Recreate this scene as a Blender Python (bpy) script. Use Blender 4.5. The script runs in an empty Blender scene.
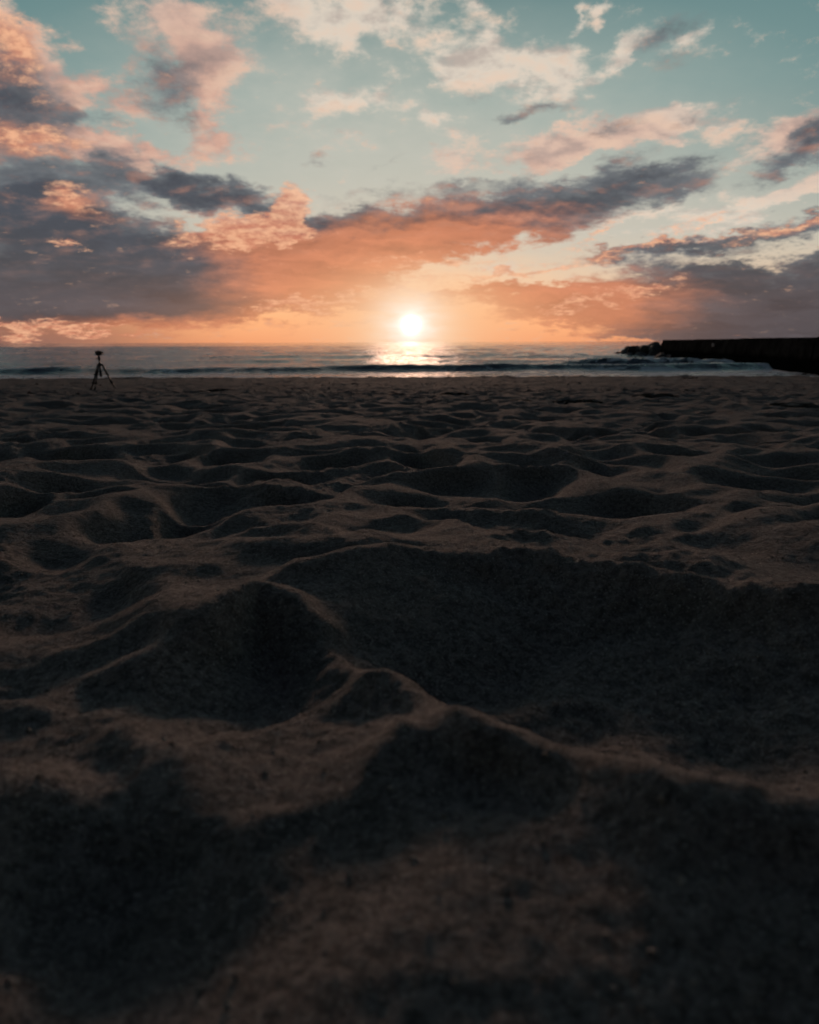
import bpy, bmesh, math, random
import numpy as np
from mathutils import Vector, Matrix

random.seed(7)
rng = np.random.RandomState(11)
R = math.radians
sc = bpy.context.scene
col = sc.collection

# ------------------------------------------------------------------ camera
F = 700.0                      # focal length in pixels of an 819 x 1024 frame
PITCH = math.atan(170.0 / F)   # the lens looks 13.6 degrees down
CAM_Z = 2.0                    # metres above the sea
ROLL = R(0.19)

cam_data = bpy.data.cameras.new('camera')
cam = bpy.data.objects.new('camera', cam_data)
col.objects.link(cam)
cam.location = (0, 0, CAM_Z)
cam.rotation_euler = (Matrix.Rotation(math.pi / 2 - PITCH, 3, 'X') @ Matrix.Rotation(-ROLL, 3, 'Z')).to_euler()
cam_data.sensor_fit = 'VERTICAL'
cam_data.sensor_height = 36.0
cam_data.sensor_width = 28.8
cam_data.lens = F / 1024 * 36.0
cam_data.clip_start = 0.02
cam_data.clip_end = 30000
cam_data.dof.use_dof = True
cam_data.dof.focus_distance = 1.9
cam_data.dof.aperture_fstop = 4.3
sc.camera = cam


def ray(px, py):
    a, b = (px - 409.5) / F, (512 - py) / F
    a, b = a * math.cos(ROLL) + b * math.sin(ROLL), b * math.cos(ROLL) - a * math.sin(ROLL)
    d = Vector((a, math.cos(PITCH) + b * math.sin(PITCH), -math.sin(PITCH) + b * math.cos(PITCH)))
    return d.normalized()


def azel(px, py):
    d = ray(px, py)
    return math.degrees(math.atan2(d.x, d.y)), math.degrees(math.asin(d.z))


SUN_AZ, SUN_EL = azel(411, 325)

# ------------------------------------------------------------------ render settings
sc.render.engine = 'CYCLES'
sc.view_settings.view_transform = 'Standard'
sc.view_settings.look = 'None'
sc.view_settings.gamma = 1.0
sc.view_settings.exposure = 0.0
sc.view_settings.use_curve_mapping = False
sc.cycles.use_denoising = True
sc.cycles.use_adaptive_sampling = True
sc.cycles.adaptive_threshold = 0.025
sc.cycles.adaptive_min_samples = 12
sc.cycles.max_bounces = 5
sc.cycles.diffuse_bounces = 2
sc.cycles.glossy_bounces = 3
sc.cycles.transmission_bounces = 2
sc.cycles.sample_clamp_indirect = 4.0
sc.cycles.sample_clamp_direct = 2.5
sc.cycles.caustics_reflective = False
sc.cycles.caustics_refractive = False


# ------------------------------------------------------------------ small node helper
class NT:
    def __init__(self, tree):
        self.t = tree
        self.n = tree.nodes
        self.l = tree.links

    def node(self, typ, **kw):
        n = self.n.new(typ)
        for k, v in kw.items():
            setattr(n, k, v)
        return n

    def put(self, sock, v):
        if isinstance(v, bpy.types.NodeSocket):
            self.l.new(v, sock)
        elif v is not None:
            sock.default_value = v

    def m(self, op, a, b=None, c=None, clamp=False):
        n = self.node('ShaderNodeMath', operation=op, use_clamp=clamp)
        for i, v in enumerate((a, b, c)):
            if v is not None:
                self.put(n.inputs[i], v)
        return n.outputs[0]

    def vm(self, op, a, b=None, scale=None):
        n = self.node('ShaderNodeVectorMath', operation=op)
        self.put(n.inputs[0], a)
        if b is not None:
            self.put(n.inputs[1], b)
        if scale is not None:
            self.put(n.inputs['Scale'], scale)
        return n.outputs[0]

    def dot(self, a, b):
        n = self.node('ShaderNodeVectorMath', operation='DOT_PRODUCT')
        self.put(n.inputs[0], a)
        n.inputs[1].default_value = b
        return n.outputs['Value']

    def xyz(self, x, y, z=0.0):
        n = self.node('ShaderNodeCombineXYZ')
        for i, v in enumerate((x, y, z)):
            self.put(n.inputs[i], v)
        return n.outputs[0]

    def noise(self, vec, scale, detail=4.0, rough=0.55, dist=0.0, lac=2.0):
        n = self.node('ShaderNodeTexNoise')
        n.inputs['Scale'].default_value = scale
        n.inputs['Detail'].default_value = detail
        n.inputs['Roughness'].default_value = rough
        n.inputs['Lacunarity'].default_value = lac
        n.inputs['Distortion'].default_value = dist
        if vec is not None:
            self.l.new(vec, n.inputs['Vector'])
        return n

    def smooth(self, v, lo, hi, a=0.0, b=1.0):
        n = self.node('ShaderNodeMapRange', interpolation_type='SMOOTHSTEP')
        self.put(n.inputs['Value'], v)
        for k, q in (('From Min', lo), ('From Max', hi), ('To Min', a), ('To Max', b)):
            self.put(n.inputs[k], q)
        return n.outputs[0]

    def mix(self, f, a, b, blend='MIX', clamp=True):
        n = self.node('ShaderNodeMix', data_type='RGBA', blend_type=blend)
        n.clamp_factor = clamp
        self.put(n.inputs[0], f)
        self.put(n.inputs[6], a if isinstance(a, bpy.types.NodeSocket) else (*a, 1))
        self.put(n.inputs[7], b if isinstance(b, bpy.types.NodeSocket) else (*b, 1))
        return n.outputs[2]

    def ramp(self, v, stops, interp='LINEAR'):
        n = self.node('ShaderNodeValToRGB')
        n.color_ramp.interpolation = interp
        e = n.color_ramp.elements
        while len(e) > 1:
            e.remove(e[-1])
        e[0].position = stops[0][0]
        e[0].color = (*stops[0][1], 1)
        for p, c in stops[1:]:
            x = e.new(p)
            x.color = (*c, 1)
        self.put(n.inputs[0], v)
        return n.outputs[0]


def s2l(r, g, b):
    def f(c):
        c /= 255.0
        return c / 12.92 if c <= 0.04045 else ((c + 0.055) / 1.055) ** 2.4
    return (f(r), f(g), f(b))


# ------------------------------------------------------------------ world: dusk sky with clouds, laid out by compass bearing and elevation
world = bpy.data.worlds.new('World')
sc.world = world
world.use_nodes = True
world.cycles.sampling_method = 'MANUAL'
world.cycles.sample_map_resolution = 512
w = NT(world.node_tree)
w.n.clear()
tc = w.node('ShaderNodeTexCoord')
sp = w.node('ShaderNodeSeparateXYZ')
w.l.new(tc.outputs['Generated'], sp.inputs[0])
X, Y, Z = sp.outputs
az = w.m('MULTIPLY', w.m('ARCTAN2', X, Y), 180 / math.pi)
el = w.m('MULTIPLY', w.m('ARCSINE', Z), 180 / math.pi)
P0 = w.xyz(az, el, 1.0)
inv = w.m('DIVIDE', 1.0, w.m('ADD', w.m('MAXIMUM', Z, 0.0), 0.26))
Q = w.xyz(w.m('MULTIPLY', X, inv), w.m('MULTIPLY', Y, inv))
# sway the coordinates so that the cloud edges billow
wz = w.noise(Q, 3.0, 3.0, 0.5)
wf = w.noise(Q, 9.0, 6.0, 0.66)
warp = w.vm('ADD', w.vm('MULTIPLY', w.vm('SUBTRACT', wz.outputs['Color'], (.5, .5, .5)), (5.0, 3.0, 0.0)),
            w.vm('MULTIPLY', w.vm('SUBTRACT', wf.outputs['Color'], (.5, .5, .5)), (4.5, 3.2, 0.0)))
P1 = w.vm('ADD', P0, warp)
soft = w.vm('ADD', P0, w.vm('MULTIPLY', warp, (.5, .5, 0)))


def blobs(items, vec):
    """items in photograph coordinates turned into bearing / elevation: (x, y, rx, ry, tilt, strength)"""
    total = None
    for (x, y, rx, ry, tilt, s) in items:
        a, e = azel(x, y)
        e = max(e, -1)
        k = math.degrees(1 / F) * 0.93
        ct, st = math.cos(R(tilt)), math.sin(R(tilt))
        du = w.dot(vec, (ct / (rx * k), st / (rx * k), -(a * ct + e * st) / (rx * k)))
        dv_ = w.dot(vec, (-st / (ry * k), ct / (ry * k), (a * st - e * ct) / (ry * k)))
        q = w.m('MULTIPLY', du, du)
        q = w.m('SQRT', w.m('MULTIPLY_ADD', dv_, dv_, q))
        q = w.m('SUBTRACT', 1.0, q, clamp=True)
        total = w.m('MULTIPLY', q, s) if total is None else w.m('MULTIPLY_ADD', q, s, total)
    return total


fbA = w.noise(Q, 7.0, 6.0, 0.58, 0.1)
fbB = w.noise(w.vm('ADD', Q, (3.1, 7.7, 1.0)), 20.0, 6.0, 0.70)
fbS = w.noise(w.vm('ADD', Q, (0.012, 0.035, 0.0)), 7.0, 4.0, 0.50, 0.1)   # the same field a step towards the sun
relief = w.m('MULTIPLY', w.m('SUBTRACT', fbA.outputs['Fac'], fbS.outputs['Fac']), w.smooth(el, 1.0, 14.0))
nA = w.m('SUBTRACT', fbA.outputs['Fac'], 0.5)
nB = w.m('SUBTRACT', fbB.outputs['Fac'], 0.5)

# clear sky behind the clouds
elc = w.m('DIVIDE', el, 90.0, clamp=True)
front = w.ramp(elc, [
    (0.000, s2l(238, 158, 112)), (0.022, s2l(246, 186, 136)), (0.050, s2l(226, 196, 166)),
    (0.085, s2l(196, 191, 178)), (0.130, s2l(172, 180, 172)), (0.185, s2l(138, 162, 159)),
    (0.250, s2l(98, 132, 134)), (0.330, s2l(62, 104, 110)), (0.50, s2l(40, 66, 76)), (1.0, s2l(28, 42, 52))])
# paler towards the sun's side, deeper teal away from it
side = w.smooth(w.m('ABSOLUTE', w.m('SUBTRACT', az, SUN_AZ)), 5.0, 40.0)
sidec = w.mix(w.m('MULTIPLY', side, w.smooth(el, 2.0, 16.0)), front, s2l(84, 124, 127), 'MIX')
front2 = w.mix(0.75, front, sidec)
front2 = w.mix(w.m('MULTIPLY', w.smooth(w.m('ABSOLUTE', w.m('SUBTRACT', az, SUN_AZ)), 12.0, 27.0), w.smooth(el, 6.0, 0.5)), front2, s2l(158, 112, 94))
# a physical sky adds a little everywhere
nish = w.node('ShaderNodeTexSky', sky_type='NISHITA')
nish.sun_disc = False
nish.sun_elevation = R(SUN_EL)
nish.sun_rotation = R(SUN_AZ)
nish.dust_density = 2.0
nishc = w.vm('SCALE', nish.outputs[0], scale=0.05)
hi = w.smooth(el, 3.0, 14.0)
sky = w.vm('ADD', front2, w.vm('MULTIPLY', nishc, (0.3, 0.3, 0.3)))

veil = blobs([(400, 170, 420, 150, 0, .9), (700, 230, 260, 70, 0, .7), (300, 90, 260, 90, 0, .4)], soft)
sky = w.mix(w.m('MULTIPLY', veil, w.m('MULTIPLY_ADD', nA, 1.2, 0.62), clamp=True), sky, s2l(198, 196, 184))
# ---- pale and pink clouds
L = blobs([
    (5, 50, 56, 82, 15, 1.2), (150, 22, 55, 40, 0, .7), (205, 40, 60, 48, -30, .8), (203, 100, 38, 56, 20, .7),
    (300, 16, 85, 30, -5, .8), (375, 8, 75, 40, 10, .75), (352, 45, 40, 30, 0, .55), (95, 80, 70, 28, -15, .7), (62, 100, 40, 14, -10, .5),
    (355, 98, 70, 18, 18, .75), (275, 125, 25, 22, 0, .45), (230, 142, 32, 18, 0, .35),
    (480, 62, 78, 40, 8, 1.0), (552, 76, 52, 44, -10, .85), (440, 38, 70, 30, 0, .35),
    (612, 52, 42, 16, 42, .75), (636, 40, 30, 12, 30, .6), (690, 38, 30, 10, 20, .6), (605, 10, 24, 9, 25, .7), (577, 15, 18, 9, 40, .6), (466, 5, 25, 12, 0, .6),
    (80, 146, 110, 22, -4, 1.0), (145, 150, 50, 20, -10, .45),
    (640, 128, 110, 20, 10, .9), (575, 148, 90, 18, 10, .6), (672, 118, 62, 20, 0, .5), (790, 132, 50, 24, 28, 1.0), (730, 135, 40, 16, 10, .6),
    (470, 160, 55, 26, 10, .7), (430, 122, 55, 20, -20, .5), (540, 155, 70, 16, 8, .35),
    (760, 205, 110, 13, 8, .8), (650, 215, 110, 11, 10, .7), (800, 190, 50, 16, 15, .7), (580, 262, 150, 9, 4, .5), (700, 226, 120, 10, 8, .5),
    (240, 165, 80, 25, -10, .25), (100, 205, 60, 14, 0, .35), (270, 215, 90, 26, 0, .5),
], P1)
aL = w.smooth(w.m('ADD', L, w.m('ADD', w.m('MULTIPLY', nA, 2.1), w.m('MULTIPLY', nB, 1.3))), 0.12, 0.78)
# thin veil of the same cloud everywhere
pink = w.m('MULTIPLY', blobs([(10, 90, 130, 110, 0, 1.4), (195, 90, 120, 140, 0, 1.2), (100, 150, 220, 60, 0, 1.8), (800, 140, 70, 60, 0, .9),
              (540, 165, 190, 45, 0, .8), (760, 250, 100, 25, 0, .6), (640, 125, 120, 30, 0, .5)], soft), 1.0, clamp=True)
Lc = w.mix(pink, s2l(224, 211, 195), s2l(212, 166, 148))
Lc = w.mix(w.smooth(relief, 0.03, -0.16, 0, 0.55), Lc, s2l(150, 132, 130))
Lc = w.mix(w.smooth(relief, -0.03, 0.16, 0, 0.55), Lc, s2l(240, 204, 178))
sky1 = w.mix(w.m('MULTIPLY', aL, 0.92), sky, Lc)

# ---- thick grey clouds
D = blobs([
    (6, 98, 62, 70, 10, 1.35), (168, 92, 42, 36, -30, .75), (135, 55, 26, 30, -30, .35), (85, 120, 46, 12, -8, .6), (190, 50, 40, 30, 0, .3),
    (150, 182, 85, 26, -10, 1.15), (235, 204, 95, 24, -14, 1.25), (30, 190, 95, 34, 6, 1.15), (72, 222, 90, 34, 0, 1.1),
    (60, 262, 260, 52, -2, 1.5), (40, 300, 300, 44, 0, 1.5), (230, 272, 230, 50, 3, 1.2), (330, 250, 190, 42, 8, 1.25), (300, 300, 190, 22, 0, .7),
    (430, 230, 180, 36, 6, 1.0), (560, 210, 150, 28, 10, 1.15), (640, 180, 95, 18, 12, .5), (620, 162, 90, 12, 14, .42), (690, 186, 50, 14, 14, .55), (690, 156, 60, 13, 14, .5),
    (795, 152, 50, 18, 26, 1.1), (540, 190, 140, 16, 6, .35), (545, 115, 50, 12, 0, .4), (470, 103, 50, 10, 0, .35), (665, 32, 60, 16, 14, .5), (672, 64, 30, 12, 0, .3), (520, 120, 60, 10, 0, .35),
    (610, 128, 60, 10, 20, .35), (700, 112, 60, 10, 20, .35), (480, 188, 110, 10, 4, .35), (380, 190, 70, 12, 10, .35), (382, 162, 30, 8, 20, .3), (318, 160, 30, 10, 0, .3),
    (700, 243, 150, 11, 6, 1.1), (800, 236, 70, 12, 8, .9), (620, 250, 90, 8, 4, .55),
    (775, 299, 215, 40, 5, 1.7), (815, 306, 190, 46, 0, 1.5), (620, 292, 150, 30, 9, 1.2), (520, 296, 100, 14, 5, .85), (560, 312, 90, 16, 6, .75), (470, 292, 60, 9, 6, .6),
    (820, 325, 240, 26, 0, 1.8), (810, 338, 100, 12, 0, 1.2), (330, 302, 90, 9, -3, .5),
], P1)
dens = w.m('ADD', D, w.m('ADD', w.m('MULTIPLY', nA, 1.15), w.m('MULTIPLY', nB, 0.6)))
aD = w.smooth(dens, 0.08, 0.72)
warm = w.m('MULTIPLY', blobs([(411, 300, 240, 85, 0, 1.7), (340, 268, 190, 56, 0, .7), (480, 240, 190, 45, 5, 1.0), (560, 300, 190, 38, 0, 1.3), (230, 236, 110, 32, -5, .7),
              (80, 210, 44, 18, 0, .8), (25, 25, 50, 40, 0, .7), (660, 238, 160, 20, 5, .45), (35, 142, 60, 22, 0, .8), (60, 330, 200, 18, 0, .6), (400, 330, 360, 24, 0, 1.0), (410, 200, 120, 26, 5, .55), (200, 330, 260, 22, 0, .5)], soft), 1.0)
warmn = w.m('ADD', warm, w.m('ADD', w.m('MULTIPLY', nA, 0.7), w.m('MULTIPLY', relief, 1.2)), clamp=True)
warmf = w.m('MULTIPLY', w.smooth(warmn, 0.05, 1.3), w.smooth(warm, 0.02, 0.35), clamp=True)
slate = w.mix(w.smooth(dens, 0.4, 1.4), s2l(118, 122, 126), s2l(72, 76, 86))
slate = w.mix(w.smooth(el, 9.0, 0.5), slate, s2l(80, 79, 84))
Dc = w.mix(warmf, slate, s2l(212, 132, 97))
Dc = w.mix(w.smooth(relief, -0.02, 0.18, 0, 0.45), Dc, s2l(196, 140, 118))
Dc = w.mix(w.smooth(relief, 0.02, -0.18, 0, 0.45), Dc, s2l(58, 58, 68))
strata = w.noise(w.vm('MULTIPLY', soft, (0.10, 0.62, 0.0)), 1.0, 5.0, 0.6)
st_ = w.m('SUBTRACT', strata.outputs['Fac'], 0.5)
dn_ = w.node('ShaderNodeVectorMath', operation='LENGTH')
w.l.new(w.vm('MULTIPLY', w.vm('SUBTRACT', P0, (SUN_AZ, SUN_EL, 0)), (1 / 13.0, 1 / 8.0, 0)), dn_.inputs[0])
Dc = w.mix(w.m('MULTIPLY', w.smooth(dn_.outputs['Value'], 1.25, 0.2), w.m('MULTIPLY', warmf, 0.75)), Dc, s2l(230, 132, 80))
Dc = w.vm('SCALE', Dc, scale=w.m('MULTIPLY_ADD', w.m('MULTIPLY', st_, w.smooth(el, 14.0, 6.0)), 1.5, 0.98))
sky2 = w.mix(w.m('MULTIPLY', aD, 0.96), sky1, Dc)

# ---- edges lit from below by the low sun
E = blobs([(232, 235, 75, 18, 6, 1.5), (278, 222, 50, 24, 30, 1.3), (292, 212, 30, 30, 0, .5), (45, 328, 85, 8, -2, 1.3), (75, 246, 26, 5, 0, .7), (95, 198, 20, 30, 0, .0),
           (80, 206, 40, 20, -20, .6), (345, 298, 130, 6, 12, .9), (300, 308, 90, 5, 0, .6), (520, 272, 170, 7, 8, .8), (440, 262, 130, 7, 2, .6), (660, 243, 130, 4, 7, .7), (780, 232, 60, 8, 8, .8),
           (15, 45, 45, 60, 0, .6), (30, 140, 60, 20, 0, .6), (580, 305, 80, 9, 10, .7), (640, 288, 50, 6, 8, .7), (590, 236, 60, 6, 20, .6), (695, 226, 80, 7, 12, .5)], P1)
aE = w.smooth(w.m('ADD', E, w.m('ADD', w.m('MULTIPLY', nB, 1.6), w.m('MULTIPLY', nA, 0.8))), 0.15, 0.75)
Ec = w.mix(w.smooth(nB, -0.14, 0.14), s2l(206, 130, 104), s2l(252, 192, 152))
sky3 = w.mix(w.m('MULTIPLY', aE, 0.78), sky2, Ec)

# ---- glow and disc of the sun
dv = w.vm('SUBTRACT', P0, (SUN_AZ, SUN_EL, 0))


def dist(sx, sy):
    n = w.node('ShaderNodeVectorMath', operation='LENGTH')
    w.l.new(w.vm('MULTIPLY', dv, (1 / sx, 1 / sy, 0)), n.inputs[0])
    return n.outputs['Value']


def gauss(sx, sy):
    d = dist(sx, sy)
    return w.m('EXPONENT', w.m('MULTIPLY', w.m('MULTIPLY', d, d), -1.0))


infront = w.smooth(Y, 0.2, 0.6)
low = w.mix(w.m('MULTIPLY', gauss(14, 2.6), 0.62), sky3, s2l(240, 164, 118))
gl = w.mix(w.m('MULTIPLY', gauss(7.5, 4.0), 0.85), low, s2l(250, 198, 152))
gl = w.mix(w.m('MULTIPLY', gauss(3.4, 2.9), 0.75), gl, s2l(255, 222, 184))
gl = w.mix(w.m('MULTIPLY', gauss(2.2, 1.9), w.m('MULTIPLY_ADD', nA, 2.2, 0.85), clamp=True), gl, (1.05, 0.93, 0.80))
gl = w.mix(w.m('MULTIPLY', gauss(1.05, 1.05), 0.85), gl, (1.25, 1.14, 1.02))
glow = w.mix(w.m('MULTIPLY', gauss(0.5, 0.5), 0.9), gl, (4.0, 3.6, 3.2))

# ---- the sky overhead and behind the camera is much dimmer at dusk
hor = w.m('POWER', w.m('MAXIMUM', w.m('MULTIPLY_ADD', Y, 0.5, 0.5), 0.0), 1.6)
dim = w.m('MULTIPLY', w.smooth(hor, 0.15, 0.72, 0.19, 1.0), w.smooth(el, 21.0, 42.0, 1.0, 0.37))
glow = w.mix(w.smooth(el, 23.0, 45.0), glow, s2l(108, 124, 150))
final = w.vm('SCALE', glow, scale=dim)
below = w.smooth(el, -3.0, -0.2)
final = w.vm('SCALE', final, scale=below)
bg = w.node('ShaderNodeBackground')
w.l.new(final, bg.inputs['Color'])
bg.inputs['Strength'].default_value = 1.0
wo = w.node('ShaderNodeOutputWorld')
w.l.new(bg.outputs[0], wo.inputs['Surface'])

# ------------------------------------------------------------------ sun lamp
sd = bpy.data.lights.new('sun', 'SUN')
sun = bpy.data.objects.new('sun', sd)
col.objects.link(sun)
sd.energy = 0.78
sd.angle = R(6)
sd.color = (1.0, 0.60, 0.42)
sun_dir = Vector((math.sin(R(SUN_AZ)) * math.cos(R(10.5)), math.cos(R(SUN_AZ)) * math.cos(R(10.5)), math.sin(R(10.5))))
sun.rotation_euler = sun_dir.to_track_quat('Z', 'Y').to_euler()
sun.location = (0, 60, 30)


# ------------------------------------------------------------------ numpy noise
def _hash(ix, iy, seed):
    n = (ix.astype(np.int64) * 374761393 + iy.astype(np.int64) * 668265263 + seed * 1442695041) & 0xFFFFFFFF
    n = ((n ^ (n >> 13)) * 1274126177) & 0xFFFFFFFF
    n = ((n ^ (n >> 16)) * 2246822519) & 0xFFFFFFFF
    return ((n ^ (n >> 15)) & 0xFFFFFF) / float(0xFFFFFF)


def gnoise(x, y, seed=0):
    ix, iy = np.floor(x), np.floor(y)
    fx, fy = x - ix, y - iy
    ux, uy = fx * fx * fx * (fx * (fx * 6 - 15) + 10), fy * fy * fy * (fy * (fy * 6 - 15) + 10)
    out = 0
    for dx in (0, 1):
        for dy in (0, 1):
            a = _hash(ix + dx, iy + dy, seed) * 2 * np.pi
            g = np.cos(a) * (fx - dx) + np.sin(a) * (fy - dy)
            out = out + g * (ux if dx else 1 - ux) * (uy if dy else 1 - uy)
    return out * 1.4


def fbm(x, y, seed=0, octs=4, gain=0.5):
    s, a = 0, 1.0
    for o in range(octs):
        s = s + a * gnoise(x * 2 ** o, y * 2 ** o, seed + o * 17)
        a *= gain
    return s


def bowls(x, y, cell, seed, depth=1.0, k=60.0, aniso=0.35):
    """the lower envelope of many bowls: footprint hollows that meet in crests"""
    gx, gy = np.floor(x / cell), np.floor(y / cell)
    acc = np.zeros_like(x)
    for dx in (-1, 0, 1):
        for dy in (-1, 0, 1):
            cx, cy = gx + dx, gy + dy
            px = (cx + 0.5 + 0.85 * (_hash(cx, cy, seed) - 0.5)) * cell
            py = (cy + 0.5 + 0.85 * (_hash(cx, cy, seed + 1) - 0.5)) * cell
            dd = depth * (0.35 + 1.0 * _hash(cx, cy, seed + 2))
            th = _hash(cx, cy, seed + 3) * np.pi
            st = 1 + aniso * (_hash(cx, cy, seed + 4) - 0.2)
            ex, ey = x - px, y - py
            u = (ex * np.cos(th) + ey * np.sin(th)) / cell * st
            v = (-ex * np.sin(th) + ey * np.cos(th)) / cell / st
            q = (u * u + v * v) * 2.2
            z = -dd * np.exp(-q * 1.4) 
            acc = acc + np.exp(-k * z)
    return -np.log(acc) / k


def sstep(a, b, x):
    t = np.clip((x - a) / (b - a), 0, 1)
    return t * t * (3 - 2 * t)


# ------------------------------------------------------------------ the beach
py_ = np.array([-400, -60, -8, -1.0, 0, 1, 2, 4, 7, 11, 16, 22, 29, 35.6, 36.4, 38.5, 41, 46, 60, 100, 400.])
pz_ = np.array([6.0, 3.2, 1.95, 1.66, 1.63, 1.60, 1.56, 1.47, 1.32, 1.12, .865, .59, .385, .265, .24, .06, -.04, -.22, -.8, -2.5, -9.])
_fy = np.linspace(-60, 60, 12001)
_fz = np.interp(_fy, py_, pz_)
_k = np.hanning(61); _k /= _k.sum()
_fz2 = np.convolve(np.pad(_fz, 30, mode='edge'), _k, 'valid')


def profile(y):
    return np.where(np.abs(y) < 59, np.interp(y, _fy, _fz2), np.interp(y, py_, pz_))


def hit(px, py, up=0.0):
    d = ray(px, py)
    t = 0.2
    for _ in range(60):
        z = float(profile(np.array([d.y * t]))[0]) + up
        t += (CAM_Z + d.z * t - z) / max(1e-3, -d.z + 0.045) * 0.7
    return d.x * t, d.y * t


def pl(pts, up=0.0):
    return np.array([hit(*p, up) for p in pts])


# crests and hollows close to the camera: (photograph points, height, half width)
CRESTS = [
    ([(205, 600), (238, 578), (268, 572), (305, 588), (345, 612), (400, 652), (460, 685), (530, 712), (610, 748), (700, 778), (819, 792)], 0.046, .050),
    ([(205, 600), (180, 640), (110, 664), (30, 680), (-60, 700)], 0.028, .050),
    ([(300, 562), (360, 556), (440, 553), (540, 557), (640, 574), (740, 590), (860, 604)], 0.053, .075),
    ([(392, 706), (350, 732), (280, 742), (215, 748), (170, 730), (140, 700)], 0.025, .045),
    ([(0, 492), (55, 508), (105, 530), (150, 556), (165, 590), (140, 622), (60, 640)], 0.031, .06),
    ([(175, 560), (240, 566), (280, 566)], 0.019, .05),
    ([(225, 530), (300, 541), (360, 536), (420, 522), (480, 512), (545, 527), (580, 535), (650, 552), (700, 560)], 0.037, .09),
    ([(150, 480), (190, 470), (225, 480), (260, 505), (310, 520)], 0.043, .11),
    ([(520, 505), (590, 497), (680, 499), (760, 505), (819, 530)], 0.050, .12),
]
CRESTS.append(([(686, 556), (694, 551), (700, 554)], .030, .018))
CRESTS.append(([(668, 560), (680, 562)], .015, .015))
HOLLOWS = [  # centre, another point on the rim along the long axis, a point across, depth
    ((600, 668), (819, 720), (560, 600), 0.053),
    ((285, 660), (375, 672), (280, 610), 0.037),
    ((505, 776), (590, 790), (510, 750), 0.014),
    ((50, 840), (165, 850), (50, 755), 0.046),
    ((60, 560), (145, 575), (60, 510), 0.046),
    ((85, 600), (150, 605), (85, 580), 0.025),
    ((95, 652), (170, 650), (95, 630), 0.019),
    ((90, 695), (150, 700), (90, 680), 0.015),
    ((640, 535), (780, 545), (640, 515), 0.031),
    ((170, 510), (250, 520), (170, 490), 0.037),
]


def seg_dist(x, y, poly):
    best = np.full(x.shape, 1e9)
    for a, b in zip(poly[:-1], poly[1:]):
        ab = b - a
        t = np.clip(((x - a[0]) * ab[0] + (y - a[1]) * ab[1]) / (ab @ ab), 0, 1)
        d = np.hypot(x - a[0] - t * ab[0], y - a[1] - t * ab[1])
        best = np.minimum(best, d)
    return best


def resample(poly, n=6):
    out = []
    P = np.vstack([2 * poly[0] - poly[1], poly, 2 * poly[-1] - poly[-2]])
    for i in range(1, len(P) - 2):
        for t in np.linspace(0, 1, n, endpoint=False):
            a, b, c, d = P[i - 1], P[i], P[i + 1], P[i + 2]
            out.append(0.5 * ((2 * b) + (-a + c) * t + (2 * a - 5 * b + 4 * c - d) * t * t + (-a + 3 * b - 3 * c + d) * t ** 3))
    out.append(P[-2])
    return np.array(out)


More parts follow.
